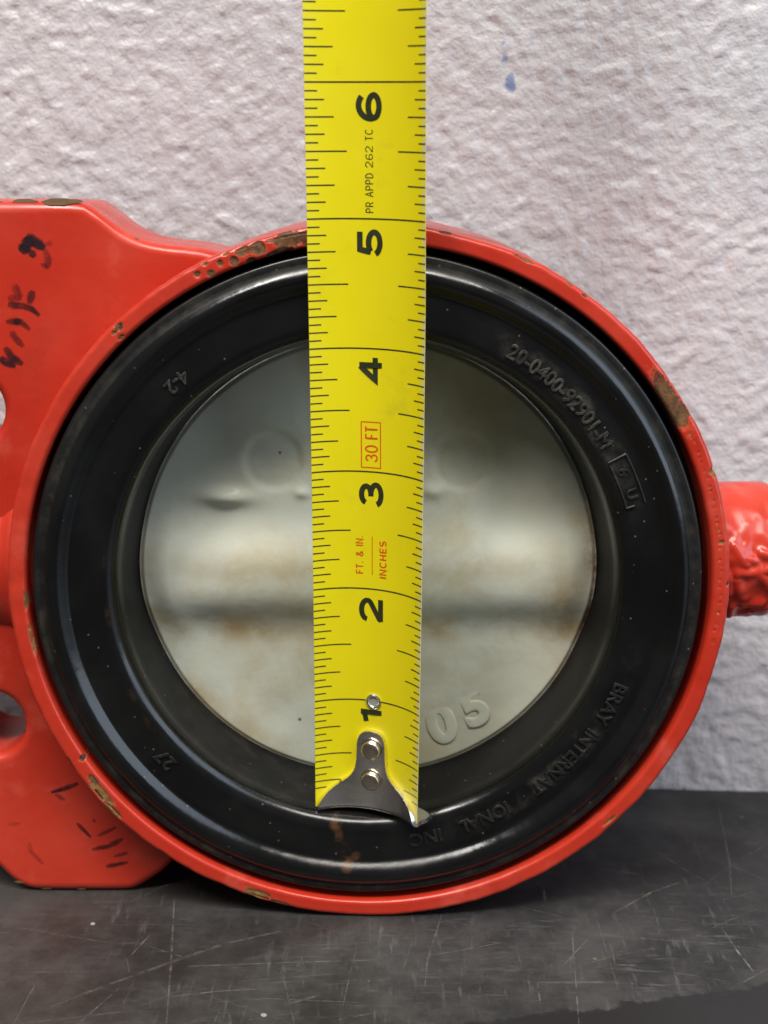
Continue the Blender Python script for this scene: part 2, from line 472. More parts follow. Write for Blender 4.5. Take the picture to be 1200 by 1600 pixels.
def plain(name, color, rough=.5, metal=0.0, bump=0.0, spots=None):
    M = Mat(name)
    c = M.mix(M.ramp(M.noise(240, 4), .3, .7), tuple(v*.85 for v in color), color)
    M.p(color=c, rough=M.ramp(M.noise(300, 4), .3, .7, rough*.8, rough*1.2), metal=metal)
    if bump: M.p(normal=M.bump(M.noise(600, 4), bump, .0002))
    return M.m
PRINT = plain('black_tape_print', (0.028, 0.032, 0.012), .45)
PRINTRED = plain('red_tape_print', (0.80, 0.10, 0.008), .45)
CHROME = plain('nickel_plated_steel', (0.90, 0.87, 0.82), .25, 1.0, .12)
RIVET = plain('rivet_steel', (0.66, 0.58, 0.47), .28, 1.0, .1)
CRUMB = plain('white_crumb', (0.36, 0.33, 0.29), .8, 0, .4)

# ---------------------------------------------------------------- the setting: wall and bench
YAW = rad(-3.5)
def build_wall():
    W, H, st = 580.0, 340.0, .76
    xs = np.arange(-W/2, W/2+st, st); zs = np.arange(-30, H-30+st, st)
    X, Z = np.meshgrid(xs, zs, indexing='ij')
    wx = (vnoise(X/7, Z/7)-.5)*4; wz = (vnoise(X/7+90, Z/7+40)-.5)*4
    u = (X+wx)*.97+(Z+wz)*.25; v = -(X+wx)*.25+(Z+wz)*.97          # slightly slanted trowel grain
    n1 = vnoise(u/3.2, v/2.7); n2 = vnoise(u/1.8+17, v/1.6+31); n3 = vnoise(X/1.1, Z/1.1); n4 = vnoise(X/13, Z/13)
    h = .85*sstep(.38, .80, n1)+.62*sstep(.40, .85, n2)+.36*n3+.4*n4
    pits = sstep(.80, .95, vnoise(X/3.3+200, Z/3.3+77))
    Y = -(h*.35)+pits*.32
    V = np.stack([X, Y, Z], -1).reshape(-1, 3)
    nx, nz = X.shape
    idx = np.arange(nx*nz).reshape(nx, nz)
    F = np.stack([idx[:-1, :-1], idx[1:, :-1], idx[1:, 1:], idx[:-1, 1:]], -1).reshape(-1, 4)
    o = np_mesh('wall', V, F, WALL)
    # blue pen smear: strength by distance from two small spots
    ink = np.zeros(len(V), np.float32)
    for (cx, cz, a, b, s) in ((-.2, 0, 1.3, 2.2, .85), (-1.7, 5.5, 1.0, 1.3, .7), (-2.0, 9.5, .9, 1.8, .5), (-2.6, 1, .7, 2.0, .45)):
        d = ((V[:, 0]-36.5-cx)/a)**2+((V[:, 2]-180.8-cz)/b)**2
        ink = np.maximum(ink, s*np.clip(1.15-d*.5, 0, 1))
    C = np.zeros((len(V), 4), np.float32); C[:, 0] = ink; C[:, 3] = 1
    ca = o.data.color_attributes.new('ink', 'FLOAT_COLOR', 'POINT'); ca.data.foreach_set('color', C.ravel())
    o.location = (-3*MM, 71.2*MM, 0); o.rotation_euler = (0, 0, YAW)
    tag(o, kind='structure')
build_wall()

def build_bench():
    prof = []                                             # y, z
    yf, yb, t, r = -430.0, 100.0, 32.0, 3.0
    prof += [(yb, 0), (60, 0), (-100, 0), (yf+r, 0)]
    for k in range(1, 7):
        a = rad(90*k/6); prof.append((yf+r-r*math.sin(a), -r+r*math.cos(a)))
    prof += [(yf, -t), (yb, -t)]
    V = []; xs = (-480, 480)
    for x in xs: V += [(x, p[0], p[1]) for p in prof]
    n = len(prof); F = [(i, n+i, n+(i+1) % n, (i+1) % n) for i in range(n)]
    F += [tuple(range(n)), tuple(range(2*n-1, n-1, -1))]
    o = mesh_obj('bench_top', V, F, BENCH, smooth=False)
    o.rotation_euler = (0, 0, 0)
    tag(o, kind='structure')
    return o
bench = build_bench()

def ribbon(name, strokes, mapper, mat, parent, taper=True):
    """flat strokes: strokes = (pts2d, width, ink); mapper(u, v) -> xyz mm"""
    V = []; F = []; K = []
    for pts, wd, a in strokes:
        P = [Vector(p) for p in pts]
        Q = []
        for i in range(len(P)-1):
            m = max(2, int((P[i+1]-P[i]).length/1.2))
            for k in range(m): Q.append(P[i].lerp(P[i+1], k/m))
        Q.append(P[-1])
        n = len(Q); base = len(V)
        for i, q in enumerate(Q):
            t = (Q[min(i+1, n-1)]-Q[max(i-1, 0)]); t = t.normalized() if t.length > 0 else Vector((1, 0))
            nn = Vector((-t.y, t.x)); s = i/(n-1)
            ww = wd*.5*(1.0 if not taper else (.62+.38*min(1, 4*s, 4*(1-s))))
            ww *= .8+.4*noise.noise(Vector((q.x*.7, q.y*.7, 3.3)))+.2
            for e in (-1.0, -.5, 0, .5, 1.0):
                V.append(mapper(*(q+nn*ww*e))); K.append(a*(0 if abs(e) == 1 else 1)*(.75+.25*min(1, 8*s, 8*(1-s))))
        for i in range(n-1):
            for j in range(4):
                b = base+i*5+j; F.append((b, b+5, b+6, b+1))
    o = mesh_obj(name, V, F, mat, parent)
    ca = o.data.color_attributes.new('ink', 'FLOAT_COLOR', 'POINT')
    ca.data.foreach_set('color', [c for k in K for c in (k, 0, 0, 1)])
    return o

rnd = random.Random(5)
fine = []
for k in range(150):
    x = rnd.uniform(-140, 150); y = rnd.uniform(-44, 55); a = rnd.choice((0.03, 0.1, 1.5, 1.62, .6, -.5, -.2, 2.2))+rnd.gauss(0, .12)
    l = rnd.uniform(4, 26); b = rnd.gauss(0, .06)
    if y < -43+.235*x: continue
    p0 = (x, y); p1 = (x+math.cos(a)*l/2, y+math.sin(a)*l/2); p2 = (p1[0]+math.cos(a+b)*l/2, p1[1]+math.sin(a+b)*l/2)
    fine.append(([p0, p1, p2], rnd.uniform(.15, .35), rnd.uniform(.12, .5)))
scr = ribbon('scratches', SCRATCHES+fine, lambda u, v: (u, v, .03), SCRATCH, bench)
tag(scr, kind='stuff')

def crumb(loc, size, seed, label):
    bm = bmesh.new(); bmesh.ops.create_icosphere(bm, subdivisions=2, radius=size*MM)
    for v in bm.verts:
        v.co *= 1+.45*noise.noise(v.co/MM*.9+Vector((seed, 0, 0)))
        v.co.z = v.co.z*.55
        v.co += Vector((loc[0], loc[1], size*.45))*MM
    me = bpy.data.meshes.new('crumb'); bm.to_mesh(me); bm.free(); me.materials.append(CRUMB)
    o = bpy.data.objects.new('crumb', me); col.objects.link(o)
    tag(o, label, 'crumb', 'white crumbs on the bench')
crumb((-60.8, -3.0, 0), .5, 3, 'tiny white crumb on the bench just below the red plate')
crumb((-20.4, -37.1, 0), .6, 8, 'tiny white crumb at the front of the bench, below the ring')

# ---------------------------------------------------------------- the valve
valve = empty('butterfly_valve')
tag(valve, 'red cast iron butterfly valve with black rubber seat standing on the bench', 'valve')

def lathe(prof, nseg, wob=None):
    """prof (r, y) around the Y axis at height AX; returns verts, faces, angle/r arrays"""
    prof = np.array(prof, float); n = len(prof)
    th = np.linspace(0, 2*np.pi, nseg, endpoint=False)
    TH, Rr = np.meshgrid(th, prof[:, 0], indexing='ij'); Y = np.broadcast_to(prof[:, 1], TH.shape).copy()
    Rr = Rr.copy()
    if wob is not None: Rr, Y = wob(TH, Rr, Y)
    V = np.stack([Rr*np.cos(TH), Y, AX+Rr*np.sin(TH)], -1).reshape(-1, 3)
    idx = np.arange(nseg*n).reshape(nseg, n); nx = np.roll(idx, -1, 0)
    F = np.stack([idx[:, :-1], idx[:, 1:], nx[:, 1:], nx[:, :-1]], -1).reshape(-1, 4)
    return V, F, TH, Rr, Y
def ringnoise(TH, k, seed, y=0):
    return vnoise(np.cos(TH)*k+seed*13.7+100, np.sin(TH)*k+seed*7.1+100+y)-.5

# --- body ring
prof = [(71.6, 10), (71.6, 5), (71.6, 1.2), (71.7, .6), (71.95, .2), (72.3, .02)]
prof += [(x, 0) for x in np.arange(72.5, 74.5, .28)]
for k in range(1, 9):
    a = rad(90*k/8); prof.append((74.5+1.1*math.sin(a), 1.1-1.1*math.cos(a)))
prof += [(75.6, 1.8), (75.6, 3.2), (75.55, 5), (75.5, 9), (75.4, 20), (75.4, 46), (75.0, 50), (74, 52), (60, 52)]
def body_wob(TH, R, Y):
    edge = sstep(72.5, 75.4, R)
    R = R+edge*(ringnoise(TH, 9, 1)*.28+ringnoise(TH, 40, 2)*.16+ringnoise(TH, 3, 5)*.25)-.14*edge
    Y = Y+ringnoise(TH, 22, 3)*.12*(Y < 8)
    return R, Y
V, F, TH, R, Y = lathe(prof, 1500, body_wob)
field = np.zeros(TH.shape); och = np.zeros(TH.shape)
for (ang, rr, ta, ra, oc) in CHIPS:
    da = (TH-ang+np.pi) % (2*np.pi)-np.pi
    # radial place along the wrapped lip: past the fillet the depth counts on
    S = R+np.where(R > 74.3, np.maximum(Y, 0)*.8, 0)
    d = np.sqrt((da*R/ta)**2+((S-rr)/ra)**2)
    f = np.clip(1.0-d*.5, 0, 1)*(Y < 6)
    och = np.where(f > field, oc, och); field = np.maximum(field, f)
V = V.reshape(*TH.shape, 3)
dep = sstep(.42, .6, field)*.28
V[..., 1] += dep*(R < 75)                                  # the chipped paint really lies lower
V[..., 0] -= np.cos(TH)*dep*(R >= 74.6); V[..., 2] -= np.sin(TH)*dep*(R >= 74.6)
body = np_mesh('body_ring', V.reshape(-1, 3), F, REDCHIP, valve)
C = np.zeros((TH.size, 4), np.float32); C[:, 0] = field.ravel(); C[:, 1] = och.ravel(); C[:, 3] = 1
body.data.color_attributes.new('chip', 'FLOAT_COLOR', 'POINT').data.foreach_set('color', C.ravel())
tag(body, 'round red body ring with chipped lip')

# --- plate with bolt holes on the left
def curve_plate(name, outline, holes, y0, y1, bev, mat, parent):
    cu = bpy.data.curves.new(name, 'CURVE'); cu.dimensions = '2D'; cu.fill_mode = 'BOTH'
    def spl(pts):
        s = cu.splines.new('POLY'); s.points.add(len(pts)-1)
        for p, q in zip(s.points, pts): p.co = (q[0]*MM, q[1]*MM, 0, 1)
        s.use_cyclic_u = True
    spl(outline)
    for (cx, cz, r) in holes:
        spl([(cx+r*math.cos(a), cz+r*math.sin(a)) for a in np.linspace(0, 2*math.pi, 48, endpoint=False)])
    cu.extrude = (y1-y0)/2*MM-bev*MM; cu.bevel_depth = bev*MM; cu.bevel_resolution = 4; cu.offset = -bev*MM
    t = bpy.data.objects.new('tmp', cu); col.objects.link(t)
    dg = bpy.context.evaluated_depsgraph_get(); dg.update()
    me = bpy.data.meshes.new_from_object(t.evaluated_get(dg))
    bpy.data.objects.remove(t); bpy.data.curves.remove(cu)
    me.name = name
    for v in me.vertices:
        x, z, d = v.co
        v.co = (x, (y0+y1)/2*MM-d, z)
    me.flip_normals() if False else None
    me.materials.clear(); me.materials.append(mat)
    bm = bmesh.new(); bm.from_mesh(me); bmesh.ops.remove_doubles(bm, verts=bm.verts, dist=1e-6)
    bmesh.ops.recalc_face_normals(bm, faces=bm.faces); bm.to_mesh(me); bm.free()
    me.shade_smooth()
    me.set_sharp_from_angle(angle=rad(40))
    o = bpy.data.objects.new(name, me); col.objects.link(o); o.parent = parent
    wn = o.modifiers.new('weighted', 'WEIGHTED_NORMAL'); wn.keep_sharp = True; wn.weight = 100
    return o
def smooth_poly(P, it=2):
    for _ in range(it):
        Q = []
        for i in range(len(P)):
            a, b = P[i], P[(i+1) % len(P)]
            Q += [(a[0]*.75+b[0]*.25, a[1]*.75+b[1]*.25), (a[0]*.25+b[0]*.75, a[1]*.25+b[1]*.75)]
        P = Q
    return P
outline = [(-108, 154.8), (-80, 154.9), (-58.5, 154.8), (-56.5, 153.8), (-53.6, 151.6), (-50.4, 149.0), (-46.5, 147.1), (-42, 146.2), (-36.5, 145.7), (-33, 145.2),
           *[(73.2*math.cos(rad(a)), AX+73.2*math.sin(rad(a))) for a in range(112, 240, 4)], (-45.5, 6.3), (-52, 1.7), (-54.6, .35), (-57.5, .1), (-75, .1), (-78.6, .5), (-81.6, 2.2), (-85, 6), (-96, 20), (-108, 34), (-114, 44), (-116, 60), (-116, 95), (-116, 140), (-115, 150), (-112, 154)]
plate = curve_plate('flange_plate', smooth_poly(outline, 2), [(-84.2, 41.2, 7.4), (-84.4, 112.2, 7.6)], 11.0, 36.0, 2.2, RED, valve)
for k, (pts_, wd_, ink_) in enumerate(STROKES):
    ribbon('pen_stroke', [(pts_, wd_*1.9, ink_*.95)], lambda u, v: (u, 10.97-.0012*k, v), INK, plate)
# bare rusty flecks along the plate's top edge
def flecks(name, items, parent):
    V = []; F = []
    for (cx, cy, cz, a, b, nrm) in items:
        base = len(V); m = 18
        up = Vector(nrm).normalized(); ux = Vector((1, 0, 0)); uy = up.cross(ux)
        V.append(tuple(Vector((cx, cy, cz))+up*.05))
        for i in range(m):
            t = 2*math.pi*i/m; k = 1+.45*noise.noise(Vector((math.cos(t)*1.7+cx, math.sin(t)*1.7, cz)))
            V.append(tuple(Vector((cx, cy, cz))+ux*(a*k*math.cos(t))+uy*(b*k*math.sin(t))))
        for i in range(m): F.append((base, base+1+i, base+1+(i+1) % m))
    return mesh_obj(name, V, F, RUSTY, parent)
RUSTY = plain('bare_rusty_iron', (0.10, 0.055, 0.022), .85, 0, .6)
RUSTY2 = plain('ochre_bare_iron', (0.30, 0.17, 0.055), .85, 0, .6)

# --- stem boss on the left (turned shape along X) and plug boss on the right
def turned(name, prof, axis_y, axis_z, sgn, mat, parent, nseg=128, bumpf=None):
    """prof (x along, radius)"""
    V = []; n = len(prof)
    for i in range(nseg):
        a = 2*math.pi*i/nseg
        for (x, r) in prof:
            rr = r+(bumpf(x, a, r) if bumpf else 0)
            V.append((sgn*x, axis_y-rr*math.cos(a), axis_z+rr*math.sin(a)))
    F = []
    for i in range(nseg):
        for j in range(n-1):
            b = ((i+1) % nseg)*n
            q = (i*n+j, i*n+j+1, b+j+1, b+j)
            F.append(q if sgn < 0 else q[::-1])
    o = mesh_obj(name, V, F, mat, parent)
    bm = bmesh.new(); bm.from_mesh(o.data); bmesh.ops.recalc_face_normals(bm, faces=bm.faces); bm.to_mesh(o.data); bm.free()
    o.data.shade_smooth()
    return o
pr = [(60, 20.8), (74, 20.8), (76, 20.6), (77.5, 19.9), (78.2, 19.4), (80, 19.2), (100, 19.2), (125, 19.2), (126.5, 18.5), (127, 17), (127, 6)]
turned('stem_boss', pr, 26, AX+1.0, -1, RED, valve)

# raised, thickly painted casting marks on the plug boss: short fat strokes in (x, z-offset)
MARKS = [((78.5, 4.5), (81.5, .8), 1.15), ((80.8, 2.0), (82.6, 1.6), 1.2), ((84.5, 3.2), (88, 2.2), 1.0), ((79.6, -3.0), (80.6, -6.5), 1.3), ((80.6, -6.5), (81.6, -7.2), 1.2), ((84, -.8), (87.2, -5.0), 1.35), ((79.5, -1.4), (86, -.6), 1.1), ((86.5, -4.6), (89, -5.8), 1.1), ((79.4, -9.5), (79.8, -12), 1.2), ((82, -9.2), (85.5, -8.6), 1.1), ((84.6, -11), (87.5, -9.6), .9), ((77.6, -1.8), (78.2, -6), .9), ((87.5, .5), (89, -1), 1.0)]
def boss_bump(x, a, r):
    if r < 13: return 0
    y = -math.cos(a); z = r*math.sin(a)
    if math.cos(a) < .05: return 0
    h = 0
    for (p, q, w_) in MARKS:
        px, pz = p; qx, qz = q; dx, dz = qx-px, qz-pz
        t = max(0, min(1, ((x-px)*dx+(z-pz)*dz)/(dx*dx+dz*dz)))
        d = math.hypot(x-px-t*dx, z-pz-t*dz)/(w_*1.28)
        h = max(h, math.exp(-d*d*1.4))
    return h*1.0+.55*noise.noise(Vector((x*.32, z*.32, 4)))+.15*noise.noise(Vector((x*.5, z*.5, 1)))
pr = [(66, 15.6)]+[(x, 15.3) for x in np.arange(72, 87.6, .33)]+[(88+2.1*math.sin(rad(k*15)), 13.2+2.1*math.cos(rad(k*15))) for k in range(0, 7)]+[(90.1, 6)]
turned('plug_boss', pr, 26, AX+2.0, 1, RED, valve, 260, boss_bump)['label'] = 'short round boss with lumpy raised casting marks'

flecks('rust_fleck', [(-62.5, 12.4, 154.75, 4.0, 1.3, (0, -.55, .85)), (-70, 12.5, 154.85, 2.6, .8, (0, -.5, .85)), (-76.5, 12.0, 154.3, 2.8, .9, (0, -.75, .65))], plate)
flecks('worn_edge', [(-74, 11.25, .9, 1.2, .35, (0, -.8, -.4)), (-66, 11.2, .8, 1.0, .3, (0, -.9, -.4)), (-80.5, 11.1, 2.6, 1.1, .4, (0, -.9, -.3))], plate).data.materials[0] = RUSTY2

# --- rubber seat
prof = [(71.9, 9.0), (70.2, 9.0), (70.1, 6), (70.05, 1.7), (69.98, 1.0), (69.75, .6), (69.4, .50), (69.0, .47), (68.7, .48), (68.5, .49)]
for k in range(0, 33):                                     # sealing bead: a round hump
    e = 1-2*k/32
    prof.append((65.4+2.95*e, .49+.23*(1-e)-1.62*(1-e*e)**1.5))
prof += [(62.1, 1.0), (61.6, 1.03), (61.0, 1.05), (60.2, 1.0)]
prof += [(59, 1.0), (58, 1.0), (57, 1.0), (56.4, 1.02)]
for k in range(1, 13):                                     # rolled inner edge
    a = rad(84*k/12); prof.append((56.2-3.9*math.sin(a), 1.02+4.3*(1-math.cos(a))))
prof += [(52.15, 6.3), (51.9, 8), (51.5, 11), (51.2, 14), (50.9, 17), (50.7, 19.5), (50.55, 22), (50.5, 25), (50.6, 30), (51.2, 38), (53, 48)]
def seat_wob(TH, R, Y):
    k = sstep(54, 66, R)
    Y = Y+ringnoise(TH, 6, 7)*.10+ringnoise(TH, 60, 8)*.03*k
    R = R+ringnoise(TH, 4, 9)*.15
    return R, Y
V, F, TH, R, Y = lathe(prof, 900, seat_wob)
seat = np_mesh('rubber_seat', V, F, RUBBER, valve)
seat['label'] = 'black moulded rubber seat with round sealing bead and raised lettering'
dust = np.zeros(TH.shape); rst = np.zeros(TH.shape)
deg = np.degrees(TH)
def angd(a): return np.abs((deg-a+180) % 360-180)
letter = sstep(55.3, 56.3, R)*(1-sstep(59.8, 60.8, R))
dust = np.maximum(dust, letter*np.clip(1.3-angd(42)/22, 0, 1))
dust = np.maximum(dust, letter*np.clip(1.2-angd(-45)/30, 0, 1)*.8)
dust = np.maximum(dust, .55*sstep(66.9, 67.6, R)*(1-sstep(69, 69.6, R)))
dust = np.maximum(dust, .3*sstep(2, 5, Y)*(R < 56)*np.clip(1.3-angd(230)/60, 0, 1))
# rusty drip under the hook
for (a, r, da, dr, s) in ((-97.5, 54.5, 1.1, 1.6, .9), (-96.5, 57, .8, 1.5, .7), (-95.2, 60.4, 1.2, 1.2, .8), (-94.2, 63.2, 1.1, 1.3, 1.0), (-92.6, 61.4, .9, .9, .8), (-32, 57.5, .8, 3.0, .0), (-36.5, 55.4, 1.5, .5, 0.38), (174, 55.2, 2, .4, 0.21), (186, 55.0, 3, .35, 0.29), (205, 55.6, 2.5, .6, 0.21), (213, 55.8, 2, .5, 0.21)):
    d = (angd(a)/da)**2+((R-r)/dr)**2
    rst = np.maximum(rst, s*np.clip(1.15-d*.6, 0, 1)*.9)
rst = np.maximum(rst, np.exp(-((Y-21.2)/1.0)**2)*(R < 52)*np.clip(1.4-angd(-22)/34, 0, 1))
C = np.zeros((TH.size, 4), np.float32); C[:, 0] = dust.ravel(); C[:, 1] = rst.ravel(); C[:, 3] = 1
C[:, 2] = (sstep(66.9, 67.9, R)*(1-sstep(69.3, 69.7, R))+.75*sstep(4.5, 7, Y)*(R < 54)).ravel()   # matt strip outside the bead, matt bore
seat.data.color_attributes.new('dust', 'FLOAT_COLOR', 'POINT').data.foreach_set('color', C.ravel())

def letter_rubber():
    M = Mat('dusty_raised_rubber')
    c = M.mix(M.ramp(M.noise(700, 4, .7), .40, .68), (0.010, 0.0095, 0.009), (0.075, 0.063, 0.043))
    M.p(color=c, rough=.5, normal=M.bump(M.noise(900, 3), .3, .0002))
    return M.m
LETTER = letter_rubber()
def letter_rubber2():
    M = Mat('raised_rubber')
    c = M.mix(M.ramp(M.noise(600, 4, .7), .45, .75), (0.008, 0.008, 0.008), (0.034, 0.030, 0.024))
    M.p(color=c, rough=.42, normal=M.bump(M.noise(900, 3), .3, .0002))
    return M.m
LETTER2 = letter_rubber2()

def ring_text(name, body, r0, deg0, size, parent, mat, stretch=1.0, raise_=.42, y0=1.0, inward=False, spacing=1.0):
    """raised lettering that runs clockwise with its tops outward, starting at deg0"""
    bm = text_mesh(body, 1.0, .10, .025, 0.0, spacing, 4)
    u0 = min(v.co.x for v in bm.verts); cut(bm, 0, u0, max(v.co.x for v in bm.verts), .25)
    for v in bm.verts:
        u = (v.co.x-u0)*size*stretch; h = v.co.y*size; z = (v.co.z+.125)/.25
        if inward: a = rad(deg0)+u/r0; r = r0-(h-.36*size)
        else: a = rad(deg0)-u/r0; r = r0+(h-.36*size)
        yy = y0+.15-(raise_+.15)*z
        v.co = Vector((r*math.cos(a), yy, AX+r*math.sin(a)))*MM
    bmesh.ops.recalc_face_normals(bm, faces=bm.faces)
    return bm_obj(name, bm, mat, parent)
ring_text('raised_lettering', '20-0400-92901-M', 57.9, 60.3, 4.3, seat, LETTER, .93)
ring_text('raised_lettering', 'BRAY', 58.2, -21.5, 4.2, seat, LETTER2, .98)
ring_text('raised_lettering', 'INTERNAT', 58.2, -33.3, 4.2, seat, LETTER2, .95)
ring_text('raised_lettering', 'IONAL', 58.2, -58.2, 4.2, seat, LETTER2, .95)
ring_text('raised_lettering', 'INC', 58.4, -74.0, 4.2, seat, LETTER2, 1.0)
ring_text('raised_lettering', '4-2', 58.0, 128.6, 4.0, seat, LETTER, 1.0, inward=True)
ring_text('raised_lettering', '27', 58.4, 223.5, 4.4, seat, LETTER2, 1.0)
ring_text('raised_lettering', '6', 58.3, 26.3, 3.2, seat, LETTER2, 1.0)
ring_text('raised_lettering', 'U', 58.3, 21.6, 3.2, seat, LETTER2, 1.0)
def ring_bar(pts, wd, h, name, parent, mat, y0=1.0):
    """a raised line through (deg, r) points"""
    V = []; F = []
    P = []
    for (a, b) in zip(pts[:-1], pts[1:]):
        for k in range(8): P.append((a[0]+(b[0]-a[0])*k/8, a[1]+(b[1]-a[1])*k/8))
    P.append(pts[-1])
    X = [Vector((r*math.cos(rad(a)), AX+r*math.sin(rad(a)))) for a, r in P]
    for i, q in enumerate(X):
        t = (X[min(i+1, len(X)-1)]-X[max(i-1, 0)]).normalized(); n = Vector((-t.y, t.x))
        for e, d in ((-1, .1), (-.6, -h), (.6, -h), (1, .1)):
            s = q+n*wd*.5*e; V.append((s.x, y0+d, s.y))
    for i in range(len(X)-1):
        for j in range(3): b = i*4+j; F.append((b, b+1, b+5, b+4))
    return mesh_obj(name, V, F, mat, parent)
ring_bar([(28.6, 60.3), (28.6, 56.3)], .5, .35, 'raised_border', seat, LETTER)
ring_bar([(28.6, 60.3), (18.0, 60.3)], .45, .3, 'raised_border', seat, LETTER2)
ring_bar([(28.0, 56.3), (18.0, 56.3)], .45, .3, 'raised_border', seat, LETTER2)
ring_bar([(18.0, 56.3), (18.0, 58.0)], .45, .35, 'raised_border', seat, LETTER)

seat.location = (-.3*MM, 0, .22*MM)

# --- disc
def build_disc():
    nr, nt_ = 130, 420
    rr = np.concatenate([np.linspace(0.01, 47.5, nr-22), np.linspace(47.7, 50.45, 22)])
    th = np.linspace(0, 2*np.pi, nt_, endpoint=False)
    TH, R = np.meshgrid(th, rr, indexing='ij'); X = R*np.cos(TH); Z = R*np.sin(TH)
    y = 20.0+.6*sstep(49.3, 50.4, R)+0*X
    wd = 16.0+3.5*(np.abs(X)/50)**4
    dz = (Z+2.2)/wd
    hub = np.where(np.abs(dz) < 1, .5+.5*np.cos(np.pi*np.clip(dz, -1, 1)), 0)
    hub = sstep(0, 1, hub)*.55+hub*.45
    y = y-hub*4.1*(1-.35*sstep(44, 50, R))
    y = y-1.6*np.exp(-(np.minimum(R, 60)/34)**4)                # the face bulges slightly
    for sx in (-20.6, 20.7):
        d = np.hypot(X-sx, Z-23.5)
        y = y+.5*(1-sstep(5.2, 7.4, d))
    y = y-2.1*np.exp(-(((X+31)/5.5)**2+((Z-15.5)/2.0)**2))       # small cast swellings above the hub
    y = y-1.0*np.exp(-(((X-14)/2.5)**2+((Z-17)/1.6)**2))
    y = y-.8*np.exp(-(((X+14.5)/1.6)**2+((Z-16.5)/1.2)**2))
    y = y+(vnoise(X/7+50, Z/7+50)-.5)*.25
    V = np.stack([X, y, AX+Z], -1).reshape(-1, 3)
    idx = np.arange(nt_*nr).reshape(nt_, nr); nx = np.roll(idx, -1, 0)
    F = np.stack([idx[:, :-1], idx[:, 1:], nx[:, 1:], nx[:, :-1]], -1).reshape(-1, 4)
    o = np_mesh('disc', V, F, DISC, valve)
    st = np.zeros(R.shape)
    st = np.maximum(st, .9*np.exp(-((Z+14.5)/4.2)**2)*sstep(0, 22, np.abs(X+4)))
    st = np.maximum(st, .55*np.exp(-((Z+14)/6)**2))
    st = np.maximum(st, .75*sstep(43, 50, R)*np.clip(1.3-np.abs(np.degrees(TH)-200)/55, 0, 1))
    st = np.maximum(st, .8*np.exp(-(((X-44)/7)**2+((Z+7)/9)**2)))
    st = np.maximum(st, .5*np.exp(-(((X-22)/14)**2+((Z+22)/9)**2)))
    st = np.maximum(st, .45*np.exp(-(((X-25)/12)**2+((Z-30)/9)**2)))
    st = np.maximum(st, .5*np.exp(-(((X-20)/10)**2+((Z+36)/8)**2)))
    st = np.maximum(st, .35*np.exp(-((Z-0)/3)**2))
    a = (np.degrees(TH)+180) % 360-180
    ru = sstep(48.9, 50.2, R)*np.clip(1.3-np.abs(a+5)/34, 0, 1)
    ru = np.maximum(ru, .30*sstep(49.7, 50.3, R))
    ru = np.maximum(ru, .9*np.exp(-(((X-49)/1.6)**2+((Z-3.5)/5)**2)))
    C = np.zeros((R.size, 4), np.float32); C[:, 0] = st.ravel(); C[:, 1] = ru.ravel(); C[:, 3] = 1
    o.data.color_attributes.new('stain', 'FLOAT_COLOR', 'POINT').data.foreach_set('color', C.ravel())
    o['label'] = 'pale grey disc with horizontal hub ridge and brown stains'
    return o
disc = build_disc()
disc.location = (-.3*MM, 0, .22*MM)
def disc_glyph(ch, x, z, size, tilt):
    bm = text_mesh(ch, 1.0, .02, .09, -.03, 1.0, 6)
    xs = [v.co.x for v in bm.verts]; ys = [v.co.y for v in bm.verts]
    mx, my = (min(xs)+max(xs))/2, (min(ys)+max(ys))/2
    c_, s_ = math.cos(rad(tilt)), math.sin(rad(tilt))
    for v in bm.verts:
        u, h = (v.co.x-mx)*size, (v.co.y-my)*size
        v.co = Vector((x+u*c_-h*s_, 19.81-(v.co.z+.11)*.85, z+u*s_+h*c_))*MM
    bmesh.ops.recalc_face_normals(bm, faces=bm.faces)
    return bm_obj('raised_numeral', bm, DISC, disc, smooth=True)
disc_glyph('0', 16.6, 37.6, 12.5, 17)
disc_glyph('5', 24.0, 41.6, 12.0, 25)

# ---------------------------------------------------------------- the tape measure
tape = empty('tape_measure')
tag(tape, 'yellow steel tape measure blade hooked in the valve bore and held upright', 'tape measure')
IN = 25.4; HALF = 12.7
TO = Vector((-0.3, 4.33, 25.08)); TT = Vector((0, -0.04705, 0.99889)); TX = Vector((1, 0, 0)); TN = Vector((0, -0.99889, -0.04705))
def tp(s, t, n=0.0):
    """s mm across (right +), t mm along from the hook, n mm off the printed side"""
    low = max(0.0, 1-t/110)
    RHO = 19.2-1.7*low; PSI = rad(15.5+3.5*low)               # it curls and turns a little more near the hook
    ph = s/RHO
    lat = RHO*math.sin(ph)-n*math.sin(ph); dep = RHO*(1-math.cos(ph))+n*math.cos(ph)
    c_, s_ = math.cos(PSI), math.sin(PSI)
    # deepest line of the cupped, turned blade is the reference line
    l2 = lat*c_-dep*s_; d2 = lat*s_+dep*c_
    d2 += RHO*(1-c_)
    l2 += RHO*s_-4.1-.8*low
    wob = .25*math.sin(t*.02+.6)
    return TO+TX*(l2+wob)+TT*t+TN*(d2+.1)
ss = np.linspace(-HALF, HALF, 33); ts = np.concatenate([np.linspace(0.4, 200, 130), np.linspace(204, 330, 20)])
V = [tp(s, t) for t in ts for s in ss]+[tp(s, t, -.14) for t in ts for s in ss]
n, m = len(ss), len(ts); F = []
for i in range(m-1):
    for j in range(n-1):
        a = i*n+j; F.append((a, a+1, a+n+1, a+n)); b = m*n+a; F.append((b, b+n, b+n+1, b+1))
for i in range(m-1):
    for j in (0, n-1):
        a = i*n+j; b = m*n+a; F.append((a, a+n, b+n, b) if j == 0 else (a, b, b+n, a+n))
for j in range(n-1): F.append((j, m*n+j, m*n+j+1, j+1))
blade = mesh_obj('blade', V, F, TAPE, tape)
blade.data.set_sharp_from_angle(angle=rad(40))
